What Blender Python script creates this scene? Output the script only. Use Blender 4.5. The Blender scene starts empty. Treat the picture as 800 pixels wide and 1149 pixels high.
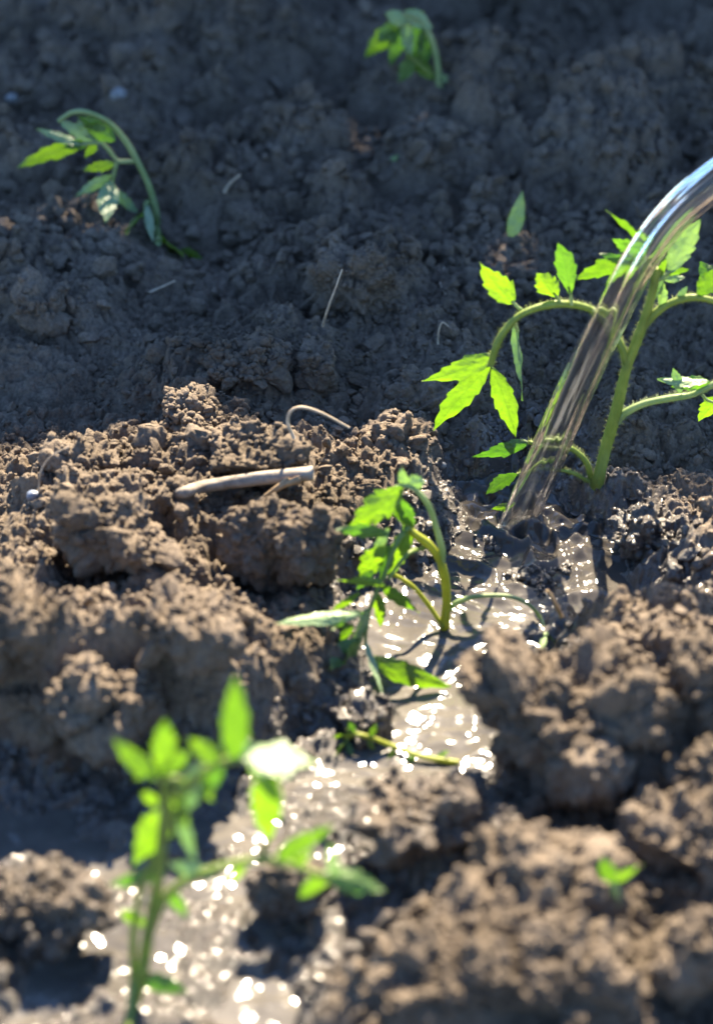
import bpy, bmesh, math, random
import numpy as np
from mathutils import Vector

random.seed(7)
rng = np.random.default_rng(11)
S = bpy.context.scene
COL = S.collection
R = math.radians

# ------------------------------------------------------------------ camera
PITCH, VFOV, CAMZ = 33.0, 24.0, 1.09
cam_d = bpy.data.cameras.new('camera')
cam = bpy.data.objects.new('camera', cam_d); COL.objects.link(cam)
cam.location = (0, 0, CAMZ)
cam.rotation_euler = (R(90 - PITCH), 0, 0)
cam_d.sensor_fit = 'VERTICAL'; cam_d.sensor_height = 36; cam_d.sensor_width = 36
cam_d.angle_y = R(VFOV) if hasattr(cam_d, 'angle_y') else R(VFOV)
cam_d.lens = 18 / math.tan(R(VFOV / 2))
cam_d.clip_start = .05; cam_d.clip_end = 500
cam_d.dof.use_dof = True
cam_d.dof.focus_distance = 2.04
cam_d.dof.aperture_fstop = 3.1
cam_d.dof.aperture_blades = 0
S.camera = cam

# ------------------------------------------------------------------ light
SUN_EL, SUN_AZ = 49.0, 10.0          # azimuth measured from straight ahead (+Y) towards the right (+X)
w = bpy.data.worlds.new('World'); S.world = w; w.use_nodes = True
nt = w.node_tree
sky = nt.nodes.new('ShaderNodeTexSky'); sky.sky_type = 'NISHITA'; sky.sun_disc = False
sky.sun_elevation = R(SUN_EL); sky.sun_rotation = R(SUN_AZ); sky.ozone_density = 8.0; sky.dust_density = .15
bg = nt.nodes['Background']; bg.inputs[1].default_value = .062
nt.links.new(sky.outputs[0], bg.inputs[0])
sl = bpy.data.lights.new('sun', 'SUN'); sl.energy = 5.0; sl.angle = R(.55); sl.color = (1, .85, .63)
sun = bpy.data.objects.new('sun', sl); COL.objects.link(sun)
SUNV = Vector((math.sin(R(SUN_AZ)) * math.cos(R(SUN_EL)), math.cos(R(SUN_AZ)) * math.cos(R(SUN_EL)), math.sin(R(SUN_EL))))
sun.rotation_euler = SUNV.to_track_quat('Z', 'Y').to_euler()
sun.location = (1, 6, 5)

S.view_settings.view_transform = 'Standard'; S.view_settings.look = 'None'
S.view_settings.exposure = 2.8; S.view_settings.gamma = 1; S.view_settings.use_curve_mapping = False
S.render.engine = 'CYCLES'
S.cycles.use_denoising = True
S.cycles.max_bounces = 8; S.cycles.transmission_bounces = 8; S.cycles.transparent_max_bounces = 8
S.cycles.diffuse_bounces = 3; S.cycles.glossy_bounces = 4
S.cycles.sample_clamp_indirect = 4
S.cycles.caustics_reflective = False; S.cycles.caustics_refractive = True

# ------------------------------------------------------------------ photo pixel (800 x 1149) -> place
T12 = math.tan(R(VFOV / 2)); cp, sp = math.cos(R(PITCH)), math.sin(R(PITCH))
def ray(px, py):
    nx = (px - 400) / 1149 * 2 * T12; ny = (574.5 - py) / 1149 * 2 * T12
    return np.array((nx, cp + ny * sp, -sp + ny * cp))
CAM = np.array((0, 0, CAMZ))
def onz(px, py, z=0.0):
    d = ray(px, py); return CAM + d * ((z - CAMZ) / d[2])
def ony(px, py, Y):
    d = ray(px, py); return CAM + d * (Y / d[1])
def pxm(P):                          # metres per photo pixel at a place
    depth = P[1] * cp + (CAMZ - P[2]) * sp
    return depth * 2 * T12 / 1149

# ------------------------------------------------------------------ noise
def _h(ix, iy, iz, s):
    n = (ix.astype(np.int64) * 374761393 + iy.astype(np.int64) * 668265263 + iz.astype(np.int64) * 2147483647 + s * 974634777) & 0xffffffff
    n = ((n ^ (n >> 13)) * 1274126177) & 0xffffffff
    n = ((n ^ (n >> 16)) * 2246822519) & 0xffffffff
    return ((n ^ (n >> 15)) & 0xffffff).astype(np.float32) / 0xffffff
def vnoise3(p, s=0):                 # value noise -1..1
    i = np.floor(p); f = (p - i).astype(np.float32); i = i.astype(np.int64); f = f * f * f * (f * (f * 6 - 15) + 10)
    r = 0
    for a in (0, 1):
        for b in (0, 1):
            for c in (0, 1):
                wgt = (f[:, 0] if a else 1 - f[:, 0]) * (f[:, 1] if b else 1 - f[:, 1]) * (f[:, 2] if c else 1 - f[:, 2])
                r = r + wgt * _h(i[:, 0] + a, i[:, 1] + b, i[:, 2] + c, s)
    return r * 2 - 1
def fbm3(p, oct=4, s=0):
    a, r, t = 1.0, 0, 0
    for k in range(oct):
        r = r + a * vnoise3(p * (2 ** k), s + k * 17); t += a; a *= .5
    return r / t
def P2(x, y, z=0.0):
    return np.stack([x, y, np.full_like(x, z)], 1)
def bed3(p, cell, s=0, keep=1.0, flat=False):   # bed of lumps: height of the tallest round lump, in metres
    q = p / cell; i = np.floor(q).astype(np.int64); r = np.zeros(len(p), np.float32)
    zr = (0,) if flat else (-1, 0, 1)
    for a in (-1, 0, 1):
        for b in (-1, 0, 1):
            for c in zr:
                X, Y, Z = i[:, 0] + a, i[:, 1] + b, i[:, 2] + c
                rad = .38 + .5 * _h(X, Y, Z, s + 3) ** 2
                dx = X + .5 + .8 * (_h(X, Y, Z, s) - .5) - q[:, 0]
                dy = Y + .5 + .8 * (_h(X, Y, Z, s + 1) - .5) - q[:, 1]
                d2 = dx * dx + dy * dy
                if not flat:
                    dz = Z + .5 + .8 * (_h(X, Y, Z, s + 2) - .5) - q[:, 2]; d2 = d2 + dz * dz
                v = np.sqrt(np.maximum(0, rad * rad - d2))
                if keep < 1: v = v * (_h(X, Y, Z, s + 5) < keep)
                r = np.maximum(r, v.astype(np.float32))
    return r * cell
def sst(a, b, x):
    t = np.clip((x - a) / (b - a), 0, 1); return t * t * (3 - 2 * t)

# ------------------------------------------------------------------ the lie of the land
LAND = .022
def wlev(y):                         # water level, falling towards the viewer
    return -.004 - .016 * np.clip((1.95 - y) / .8, -.2, 1.4)
CH = [[(590, 592, 62), (585, 640, 78), (545, 700, 98), (505, 740, 108), (490, 800, 86), (462, 850, 66), (385, 872, 66), (330, 905, 72), (262, 945, 85), (190, 990, 120), (180, 1060, 150), (160, 1140, 190), (150, 1260, 210)],
      [(590, 592, 55), (655, 645, 62), (715, 668, 42)],
      [(190, 960, 60), (90, 925, 55), (-40, 920, 55), (-160, 915, 60)],
      [(240, 1050, 100), (330, 1055, 52), (420, 1040, 30)]]
CHW = []
for line in CH:
    o = []
    for px, py, hw in line:
        q = onz(px, py, -.008); o.append((q[0], q[1], hw * pxm(q)))
    CHW.append(o)
def chan(x, y):                      # signed: >0 inside the rill, in metres from its bank
    best = np.full(x.shape, -9.0)
    for o in CHW:
        for (x0, y0, w0), (x1, y1, w1) in zip(o[:-1], o[1:]):
            dx, dy = x1 - x0, y1 - y0
            t = np.clip(((x - x0) * dx + (y - y0) * dy) / (dx * dx + dy * dy), 0, 1)
            d = (w0 + (w1 - w0) * t) - np.hypot(x - x0 - t * dx, (y - y0 - t * dy) * .62)
            best = np.maximum(best, d)
    return best
# broad swells of the soil: photo pixel of the foot, half width (px), half depth (m), height (m)
SW = [(70, 690, 190, .20, .026), (250, 640, 150, .16, .018), (110, 660, 70, .05, -.022), (280, 660, 50, .05, -.018), (215, 530, 40, .03, -.015), (120, 790, 190, .050, .060), (20, 800, 110, .05, .03), (270, 770, 90, .07, .035),
      (640, 850, 130, .085, .022), (720, 730, 110, .09, .035), (800, 830, 90, .12, .045), (640, 1080, 200, .13, .022), (780, 960, 90, .06, .03),
      (110, 560, 170, .10, .025), (300, 540, 150, .08, .020), (690, 560, 110, .06, .015), (800, 620, 60, .08, .02), (40, 1030, 60, .05, .012),
      (400, 330, 80, .08, .04), (250, 420, 150, .10, .03), (60, 340, 150, .15, .03), (620, 160, 240, .20, .045), (150, 80, 230, .2, .04), (330, 210, 170, .12, .03), (520, 380, 100, .1, .02)]
SWW = []
for px, py, hw, dp, hh in SW:
    q = onz(px, py, .02); SWW.append((q[0], q[1], hw * pxm(q), dp, hh))
JX, JY, _ = onz(600, 625, -.003)
def macro(x, y):
    p = P2(x, y)
    wx = x + .022 * fbm3(p * 14, 3, 71); wy = y + .03 * fbm3(p * 14, 3, 72)
    h = LAND + .016 * fbm3(p * 6, 3, 5)
    for cx, cy, rx, ry, hh in SWW:
        d = np.hypot((wx - cx) / rx, (wy - cy) / ry)
        h = h + hh * (1 - sst(.25, 1.15, d))
    c = chan(wx, wy)
    bed = wlev(y) - .012 + .020 * fbm3(p * 17, 3, 40) + .012 * fbm3(p * 48, 2, 41) - .006 * np.exp(-(((x - JX) ** 2 + (y - JY) ** 2) / .09 ** 2)) + .009 * sst(1.55, 1.3, y)
    m = sst(-.035, .03, c)
    return h * (1 - m) + bed * m, c
def height(x, y, fine=None):
    h, c = macro(x, y)
    p = P2(x, y)
    inch = sst(-.01, .03, c)
    k = 1 - .62 * inch
    q = p + np.stack([.010 * fbm3(p * 45, 2, 3), .010 * fbm3(p * 45, 2, 4), 0 * x], 1)
    g = .5 + .5 * fbm3(p * 9, 2, 90)               # where the tilth is coarse, where fine
    f1 = np.ones_like(x) if fine is None else np.clip(.020 / fine, 0, 1)
    f2 = np.ones_like(x) if fine is None else np.clip(.006 / fine - .3, 0, 1)
    d = .55 * bed3(q, .046, 1, .7, True) * (.35 + .8 * g) * f1
    far = sst(1.98, 2.25, y)
    d += far * (.62 * bed3(q, .085, 51, .5, True) + .6 * bed3(q + .2, .042, 52, .5, True)) * f1
    d += .55 * bed3(q + .3, .021, 8, .8, True) * (.35 + .7 * g) * f1
    d += .75 * bed3(q + .7, .0115, 15, .8, True) * f2
    d += .95 * bed3(q + 1.1, .0056, 22, .9, True) * f2
    d += .0040 * fbm3(p * 150, 3, 33) * f2
    return h + d * k - .012 * k, c
def h1(x, y):
    return float(height(np.array([x]), np.array([y]))[0][0])
def hm(x, y):
    return float(macro(np.array([x]), np.array([y]))[0][0])
def ground_hit(px, py, lift=0.0, wat=False):    # where the line of sight of a photo pixel meets the soil
    d = ray(px, py); a, b = .9, 4.5
    ys = np.linspace(a, b, 900); xs = d[0] / d[1] * ys; zs = CAMZ + d[2] / d[1] * ys
    hs = macro(xs, ys)[0]
    if wat: hs = np.maximum(hs, wlev(ys))
    hs = hs + lift
    k = np.argmax(zs <= hs); k = k if zs[k] <= hs[k] else len(ys) - 1
    return np.array((xs[k], ys[k], zs[k]))
def wetness(x, y, z, c):
    n = fbm3(np.stack([x, y, z], 1) * 35, 3, 60)
    near = sst(-.06, -.01, c + .015 * n)
    return np.clip(near * (1 - sst(.020, .055, z - wlev(y) + .012 * n - .02 * np.exp(-((x - JX) ** 2 + (y - JY) ** 2) / .15 ** 2))), 0, 1)

# ------------------------------------------------------------------ scene helpers
def new_mesh(name, verts, faces, mat=None, parent=None, smooth=True, attrs=None, uv=None):
    me = bpy.data.meshes.new(name)
    verts = np.asarray(verts, np.float32)
    if isinstance(faces, np.ndarray):
        n, k = faces.shape
        me.vertices.add(len(verts)); me.vertices.foreach_set('co', verts.ravel())
        me.loops.add(n * k); me.loops.foreach_set('vertex_index', faces.astype(np.int32).ravel())
        me.polygons.add(n); me.polygons.foreach_set('loop_start', np.arange(0, n * k, k, dtype=np.int32))
        me.update(calc_edges=True)
    else:
        me.from_pydata([tuple(map(float, v)) for v in verts], [], faces); me.update()
    if smooth: me.polygons.foreach_set('use_smooth', np.ones(len(me.polygons), bool))
    for k, v in (attrs or {}).items():
        a = me.attributes.new(k, 'FLOAT', 'POINT'); a.data.foreach_set('value', np.asarray(v, np.float32))
    if uv is not None:
        for k, j in (('lu', 0), ('lv', 1)):
            a = me.attributes.new(k, 'FLOAT', 'POINT'); a.data.foreach_set('value', np.asarray(uv, np.float32)[:, j].copy())
    me.update()
    if mat: me.materials.append(mat)
    o = bpy.data.objects.new(name, me); COL.objects.link(o)
    if parent: o.parent = parent
    return o
def tag(o, label=None, cat=None, group=None, kind=None):
    if label: o['label'] = label
    if cat: o['category'] = cat
    if group: o['group'] = group
    if kind: o['kind'] = kind
    return o
def empty(name, loc):
    o = bpy.data.objects.new(name, None); COL.objects.link(o); o.location = tuple(float(v) for v in loc)
    o.empty_display_size = .02
    return o
def gridfaces(nu, nv, wrap=False):
    i = np.arange(nu - 1)[:, None]; j = np.arange(nv if wrap else nv - 1)[None, :]
    j2 = (j + 1) % nv
    f = np.stack([i * nv + j, (i + 1) * nv + j, (i + 1) * nv + j2, i * nv + j2], -1)
    return f.reshape(-1, 4)

# ------------------------------------------------------------------ materials
def mat(name):
    m = bpy.data.materials.new(name); m.use_nodes = True
    t = m.node_tree; return m, t, t.nodes['Principled BSDF'], t.nodes['Material Output']
def N(t, kind, **kw):
    n = t.nodes.new(kind)
    for k, v in kw.items(): setattr(n, k, v)
    return n
def ramp(t, a, stops):
    r = N(t, 'ShaderNodeValToRGB'); e = r.color_ramp.elements
    while len(e) < len(stops): e.new(.5)
    for q, (p, c) in zip(e, stops): q.position = p; q.color = (*c, 1)
    t.links.new(a, r.inputs[0]); return r.outputs[0]
def noise(t, scale, detail=4, rough=.6, vec=None):
    n = N(t, 'ShaderNodeTexNoise'); n.inputs['Scale'].default_value = scale; n.inputs['Detail'].default_value = detail; n.inputs['Roughness'].default_value = rough
    if vec is None:
        vec = N(t, 'ShaderNodeNewGeometry').outputs['Position']
    t.links.new(vec, n.inputs['Vector']); return n.outputs['Fac']
def mix(t, f, a, b, blend='MIX'):
    m = N(t, 'ShaderNodeMix', data_type='RGBA', blend_type=blend)
    for v, i in ((f, 0), (a, 6), (b, 7)):
        if isinstance(v, (int, float)): m.inputs[i].default_value = v
        elif isinstance(v, tuple): m.inputs[i].default_value = (*v, 1)
        else: t.links.new(v, m.inputs[i])
    return m.outputs[2]
def math_(t, op, a, b=0.0, c=0.0):
    m = N(t, 'ShaderNodeMath', operation=op)
    for v, i in ((a, 0), (b, 1), (c, 2)):
        if isinstance(v, (int, float)): m.inputs[i].default_value = v
        else: t.links.new(v, m.inputs[i])
    return m.outputs[0]
def attr(t, name):
    a = N(t, 'ShaderNodeAttribute'); a.attribute_name = name; return a.outputs['Fac']
def bump(t, hgt, strength, dist, bs):
    b = N(t, 'ShaderNodeBump'); b.inputs['Strength'].default_value = strength; b.inputs['Distance'].default_value = dist
    t.links.new(hgt, b.inputs['Height']); t.links.new(b.outputs[0], bs.inputs['Normal']); return b

# soil
soil, t, b, _ = mat('soil')
c1 = ramp(t, noise(t, 9, 4), [(.3, (.112, .090, .068)), (.5, (.165, .132, .101)), (.72, (.228, .186, .146))])
c2 = ramp(t, noise(t, 260, 3), [(.3, (.55, .55, .56)), (.62, (1.12, 1.1, 1.06))])
dry = mix(t, .8, c1, c2, 'MULTIPLY')
wt = attr(t, 'wet')
t.links.new(mix(t, wt, dry, mix(t, 1, dry, (.34, .33, .33), 'MULTIPLY')), b.inputs['Base Color'])
t.links.new(math_(t, 'MULTIPLY_ADD', wt, -.55, .95), b.inputs['Roughness'])
t.links.new(math_(t, 'MULTIPLY', wt, 1.0), b.inputs['Coat Weight']); b.inputs['Coat Roughness'].default_value = .14; b.inputs['Coat IOR'].default_value = 1.33
t.links.new(math_(t, 'MULTIPLY_ADD', wt, .5, .15), b.inputs['Specular IOR Level'])
bump(t, math_(t, 'ADD', noise(t, 380, 4, .7), math_(t, 'MULTIPLY', noise(t, 1300, 2), .4)), 1.0, .0034, b)

# muddy water
water_m, t, b, _ = mat('muddy_water')
geo = N(t, 'ShaderNodeNewGeometry').outputs['Position']
mp = N(t, 'ShaderNodeMapping'); t.links.new(geo, mp.inputs[0]); mp.inputs['Scale'].default_value = (1, .7, 1)
mud = ramp(t, noise(t, 16, 4, .6, mp.outputs[0]), [(.3, (.050, .046, .041)), (.7, (.108, .099, .087))])
clr = N(t, 'ShaderNodeAttribute'); clr.attribute_name = 'clear'      # fresh water under the jet lets the dark bed show
t.links.new(mix(t, clr.outputs['Fac'], mud, (.040, .036, .032)), b.inputs['Base Color'])
b.inputs['Roughness'].default_value = .10; b.inputs['IOR'].default_value = 1.33; b.inputs['Specular IOR Level'].default_value = .6
bump(t, noise(t, 120, 2, .4), .12, .004, b)

# clear water of the jet
jet_m, t, b, _ = mat('clear_water')
b.inputs['Base Color'].default_value = (.97, .985, 1, 1); b.inputs['Roughness'].default_value = .0
b.inputs['IOR'].default_value = 1.33; b.inputs['Transmission Weight'].default_value = 1
air = N(t, 'ShaderNodeBsdfTranslucent'); air.inputs[0].default_value = (.75, .78, .80, 1)     # threads of fine air bubbles
thin = N(t, 'ShaderNodeBsdfTransparent'); ml = N(t, 'ShaderNodeMixShader'); ml.inputs[0].default_value = .20
t.links.new(b.outputs[0], ml.inputs[1]); t.links.new(thin.outputs[0], ml.inputs[2])
ms = N(t, 'ShaderNodeMixShader'); t.links.new(attr(t, 'bubbles'), ms.inputs[0])
t.links.new(ml.outputs[0], ms.inputs[1]); t.links.new(air.outputs[0], ms.inputs[2]); t.links.new(ms.outputs[0], _.inputs['Surface'])

# leaves
def leaf_mat(name, face, back, trans, tw=.5, gloss=.42):
    m, t, b, out = mat(name)
    u, v = attr(t, 'lu'), attr(t, 'lv')
    av = math_(t, 'ABSOLUTE', v)
    rib = math_(t, 'LESS_THAN', av, .055)
    lat = math_(t, 'PINGPONG', math_(t, 'SUBTRACT', math_(t, 'MULTIPLY', u, 8.0), math_(t, 'MULTIPLY', av, 1.1)), .5)
    latm = math_(t, 'MULTIPLY', math_(t, 'LESS_THAN', lat, .055), .55)
    vein = math_(t, 'MAXIMUM', rib, latm)
    oi = N(t, 'ShaderNodeObjectInfo').outputs['Random']
    nz = math_(t, 'ADD', math_(t, 'MULTIPLY', noise(t, 70, 4), .85), math_(t, 'MULTIPLY_ADD', oi, .5, -.12))
    dark = tuple(c * .58 for c in face); lite = (face[0] * 1.35, face[1] * 1.15, face[2] * 1.05)
    col = ramp(t, nz, [(.3, dark), (.75, lite)])
    col = mix(t, math_(t, 'MULTIPLY', vein, .45), col, tuple(min(1, c * 1.8 + .03) for c in face))
    bf = N(t, 'ShaderNodeNewGeometry').outputs['Backfacing']
    col = mix(t, bf, col, mix(t, .6, col, back))
    t.links.new(col, b.inputs['Base Color'])
    b.inputs['Roughness'].default_value = gloss; b.inputs['Specular IOR Level'].default_value = .45
    tr = N(t, 'ShaderNodeBsdfTranslucent')
    tc = ramp(t, nz, [(.3, tuple(c * .62 for c in trans)), (.75, (trans[0] * 1.35, trans[1] * 1.1, trans[2]))])
    t.links.new(mix(t, math_(t, 'MULTIPLY', vein, .5), tc, tuple(c * .55 for c in trans)), tr.inputs[0])
    bm_ = N(t, 'ShaderNodeBump'); bm_.inputs['Strength'].default_value = .85; bm_.inputs['Distance'].default_value = .002
    hh = math_(t, 'SUBTRACT', noise(t, 160, 3), math_(t, 'MULTIPLY', vein, .7))
    t.links.new(hh, bm_.inputs['Height']); t.links.new(bm_.outputs[0], b.inputs['Normal']); t.links.new(bm_.outputs[0], tr.inputs['Normal'])
    ms = N(t, 'ShaderNodeMixShader'); ms.inputs[0].default_value = tw
    t.links.new(b.outputs[0], ms.inputs[1]); t.links.new(tr.outputs[0], ms.inputs[2]); t.links.new(ms.outputs[0], out.inputs['Surface'])
    return m
leaf_m = leaf_mat('leaf_green', (.09, .195, .032), (.15, .23, .095), (.07, .22, .008))
leaf_y = leaf_mat('leaf_young', (.115, .215, .024), (.16, .24, .075), (.112, .275, .005))
leaf_p = leaf_mat('leaf_pale', (.20, .32, .13), (.28, .38, .22), (.14, .32, .05), .35, .33)
def stem_mat(name, c0, c1, tw=.42):
    m, t, b, out = mat(name)
    col = ramp(t, noise(t, 60, 3), [(.35, c0), (.7, c1)])
    t.links.new(col, b.inputs['Base Color']); b.inputs['Roughness'].default_value = .5
    tr = N(t, 'ShaderNodeBsdfTranslucent'); t.links.new(col, tr.inputs[0])
    ms = N(t, 'ShaderNodeMixShader'); ms.inputs[0].default_value = tw
    t.links.new(b.outputs[0], ms.inputs[1]); t.links.new(tr.outputs[0], ms.inputs[2]); t.links.new(ms.outputs[0], out.inputs['Surface'])
    return m
stem_g = stem_mat('stem_green', (.17, .24, .045), (.26, .33, .08))
stem_y = stem_mat('stem_yellow', (.28, .31, .025), (.36, .40, .045))
stem_p = stem_mat('stem_pale', (.23, .32, .12), (.33, .41, .20))
def plain(name, stops, scale, rough, bs=.4, bd=.001):
    m, t, b, _ = mat(name)
    nz = noise(t, scale, 5); t.links.new(ramp(t, nz, stops), b.inputs['Base Color']); b.inputs['Roughness'].default_value = rough
    bump(t, nz, bs, bd, b); return m
wood_m = plain('dry_wood', [(.3, (.07, .055, .04)), (.48, (.19, .16, .125)), (.75, (.29, .255, .205))], 70, .75, .7, .002)
twig_m = plain('brown_bark', [(.3, (.17, .105, .05)), (.7, (.36, .25, .13))], 120, .75)
root_m = plain('dry_root', [(.3, (.24, .18, .12)), (.7, (.46, .38, .28))], 150, .8)
stone_m = plain('pale_stone', [(.3, (.13, .13, .13)), (.7, (.25, .25, .24))], 90, .6)
stone_d = plain('blue_grey_stone', [(.3, (.07, .085, .12)), (.7, (.13, .15, .20))], 90, .4)
shade_fence_m = plain('shade_fence_boards', [(.3, (.16, .13, .10)), (.7, (.30, .26, .21))], 12, .8)  # for the added, unseen fence that casts the far shade

# ------------------------------------------------------------------ ground: one sheet, fine where the picture is
def axis(lo, hi, fine, flo, fhi, far):
    mid = [flo]
    while mid[-1] < fhi: mid.append(mid[-1] + fine(mid[-1]))
    a = []; s = fine(flo); v = flo
    while v > lo: s *= 1.16; v -= s; a.append(v)
    c = []; s = fine(mid[-1]); v = mid[-1]
    while v < hi: s *= 1.16; v += s; c.append(v)
    return np.array(a[::-1] + mid + c)
ax = axis(-40, 40, lambda v: .0014 if abs(v) < .32 else .0022, -.56, .56, 40)
ay = axis(-30, 60, lambda v: .0013 if v < 1.35 else (.0015 if v < 2.1 else .0024), 1.0, 3.15, 60)
X, Y = np.meshgrid(ax, ay, indexing='ij'); shp = X.shape
fx = np.gradient(ax)[:, None] * np.ones_like(Y); fy = np.gradient(ay)[None, :] * np.ones_like(X)
fine = np.maximum(fx, fy).ravel(); X = X.ravel(); Y = Y.ravel()
Z, CC = height(X, Y, fine)
nu_, nv_ = shp
zg = Z.reshape(shp)
gv = np.stack([X, Y, Z], 1)
ground = new_mesh('ground', gv, gridfaces(nu_, nv_), soil, attrs={'wet': wetness(X, Y, Z, CC)})
tag(ground, kind='structure')

# ------------------------------------------------------------------ water
wx = np.arange(-.62, .50, .0017); wy = np.arange(.95, 2.12, .0017)
WX, WY = np.meshgrid(wx, wy, indexing='ij'); ws = WX.shape; WX = WX.ravel(); WY = WY.ravel()
wp = P2(WX, WY)
J0 = onz(583, 586, -.003)
dj = np.hypot(WX - J0[0], WY - J0[1])
chop = np.exp(-(dj / .10) ** 2)
wq = wp + np.stack([.02 * fbm3(wp * 16, 2, 101), .02 * fbm3(wp * 16, 2, 102), 0 * WX], 1)
WZ = wlev(WY) + .0024 * fbm3(wq * np.array((22, 30, 1)), 2, 110) + .0019 * fbm3(wq * np.array((48, 74, 1)), 2, 111) + .0004 * fbm3(wq * np.array((110, 150, 1)), 1, 114)
WZ += chop * (.011 * (1 - 2 * np.abs(fbm3(wq * 34, 2, 112))) + .0034 * fbm3(wq * 100, 2, 113) + .0012 * np.sin(dj * 420 + 5 * fbm3(wp * 25, 2, 7)) + .004) + .012 * np.exp(-((dj - .018) / .010) ** 2) * (.4 + fbm3(wp * 90, 2, 130))
water = new_mesh('water', np.stack([WX, WY, WZ], 1), gridfaces(*ws), water_m, attrs={'clear': np.clip(1.15 * np.exp(-(dj / .13) ** 2) + .5 * fbm3(wp * 26, 3, 120), 0, 1) * sst(.24, .08, dj)})
# only the rill holds water: drop the faces that lie deep under the soil
_, wc = macro(WX, WY)
bmw = bmesh.new(); bmw.from_mesh(water.data); bmw.verts.ensure_lookup_table()
bmesh.ops.delete(bmw, geom=[bmw.verts[i] for i in np.nonzero(wc < -.045)[0]], context='VERTS')
bmw.to_mesh(water.data); bmw.free()
tag(water, kind='structure')

# ------------------------------------------------------------------ clods
ICO = {}
def ico(n):
    if n not in ICO:
        bm = bmesh.new(); bmesh.ops.create_icosphere(bm, subdivisions=n, radius=1)
        ICO[n] = (np.array([v.co[:] for v in bm.verts], np.float32), np.array([[v.index for v in f.verts] for f in bm.faces], np.int32)); bm.free()
    return ICO[n]
CRUMB_ON = []                        # surface samples on the clods where crumbs lie
def cut(p, k, seed, d0=.5, d1=.85):      # broken faces: shave the lump with random planes
    g = np.random.default_rng(seed)
    for _ in range(k):
        n = g.normal(size=3); n /= np.linalg.norm(n); d = g.uniform(d0, d1)
        p = p - np.maximum(0, p @ n - d)[:, None] * n[None] * .92
    return p
def clod(label, px, py, rx, rz, seed, deep=.9, sub=6, rise=.45, rough=1.0, cat='soil clod', group=None, wet=0.0):
    # finds the spot on the line of sight where a lump of this size sits with its centre 'rise' of its half height above the soil
    d = ray(px, py); ys = np.linspace(.95, 4, 1200); xs = d[0] / d[1] * ys; zs = CAMZ + d[2] / d[1] * ys
    mpp = np.array([pxm((x, y, z)) for x, y, z in zip(xs, ys, zs)])
    hs = macro(xs, ys)[0] + rise * rz * mpp
    k = np.argmax(zs <= hs); c = np.array((xs[k], ys[k], zs[k])); m = mpp[k]
    r = np.array((rx * m, rx * m * deep, rz * m))
    v, f = ico(sub)
    n = v / np.linalg.norm(v, axis=1)[:, None]
    o = np.array((seed * 3.7, seed * 1.3, seed * 2.1))
    big = 1 + .30 * fbm3(n * 1.5 + o, 2, 3) + .16 * fbm3(n * 3.2 + o, 2, 4)
    box = 1 / np.maximum(.001, (np.abs(n) ** 3.2).sum(1)) ** (1 / 3.2)   # a little blocky
    p = cut(n * (big * (.55 + .45 * box))[:, None], 9, seed * 13 + 1, .62, .95) * r
    nn = n / r; nn /= np.linalg.norm(nn, axis=1)[:, None]
    w3 = p + .006 * np.stack([fbm3(p * 60 + o, 2, 11), fbm3(p * 60 + o, 2, 12), fbm3(p * 60 + o, 2, 13)], 1)
    s = min(1.0, r[0] / .05)
    dsp = .85 * bed3(w3 + o, .030 * s + .004, 31, .7) + .70 * bed3(w3 + o, .0125, 37, .75) + .75 * bed3(w3 + o, .0062, 43, .9) + .003 * fbm3(p * 170, 3, 50)
    p = p + nn * (dsp * rough - .011 * s)[:, None]
    g = p + c
    cc = chan(g[:, 0], g[:, 1])
    wv = np.maximum(wetness(g[:, 0], g[:, 1], g[:, 2], cc), wet * (.6 + .5 * fbm3(g * 40, 2, 5)))
    ob = new_mesh('soil_clod', p, f, soil, attrs={'wet': np.clip(wv, 0, 1)}); ob.location = tuple(map(float, c))
    tag(ob, label, cat, group)
    up = np.nonzero(nn[:, 2] > .15)[0]
    if len(up): CRUMB_ON.append((g[up], wv[up]))
    return ob
G1, G2, G3 = 'dry soil clods in the sun', 'soil clods in the shade', 'wet soil clods in the water'
clod('small upright sunlit clod behind the left end of the pale stick', 219, 474, 36, 36, 1, group=G1, rise=.7, rough=.8)
clod('broad domed clod right behind the pale stick', 292, 508, 70, 36, 2, group=G1, rough=.7)
clod('large round clod with a dark front below the left end of the stick', 130, 606, 72, 60, 3, group=G1, rise=.9, rough=.8)
clod('rounded clod directly below the pale stick with its left side dark', 298, 606, 48, 54, 4, group=G1, rough=.6, rise=.9)
clod('smooth clod between the wilted seedling and the clod below the stick', 352, 620, 42, 52, 5, group=G1, rough=.5, rise=.7)
clod('dry clod cut by the left edge of the photo, beside the wide bank', 14, 700, 60, 50, 6, group=G1)
clod('largest crumbly clod on the right bank above the tiny sprout', 640, 815, 108, 82, 7, deep=.8, rise=.6, group=G1, rough=1.25, sub=7)
clod('dark faced clod on the right bank where the puddle ends', 702, 738, 58, 40, 8, group=G1, rough=1.0)
clod('crumbly clod at the right edge beside the largest crumbly clod', 790, 785, 56, 58, 9, group=G1, rough=1.2)
clod('wet topped clod dividing the stream in front of the lying weed', 492, 915, 88, 48, 10, deep=.75, group=G3, wet=.7, rough=.8)
clod('flat clod at the right edge behind the tiny sprout', 775, 945, 64, 36, 11, group=G1)
clod('blurred sunlit clod left of the tiny sprout', 600, 985, 86, 56, 12, group=G1)
clod('nearest broad blurred clod at the bottom middle of the photo', 560, 1090, 150, 66, 13, deep=.7, group=G1, sub=7, rough=1.2)
clod('dark grey clod in the bottom right corner', 792, 1085, 58, 84, 14, deep=.7, group=G1)
clod('wet clod at the left edge standing beside the front seedling', 48, 1022, 62, 56, 15, group=G3, wet=.45)
clod('wet brown clod in the stream right of the front seedling stem', 318, 1000, 44, 42, 16, group=G3, wet=.6, rough=.8)
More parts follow.
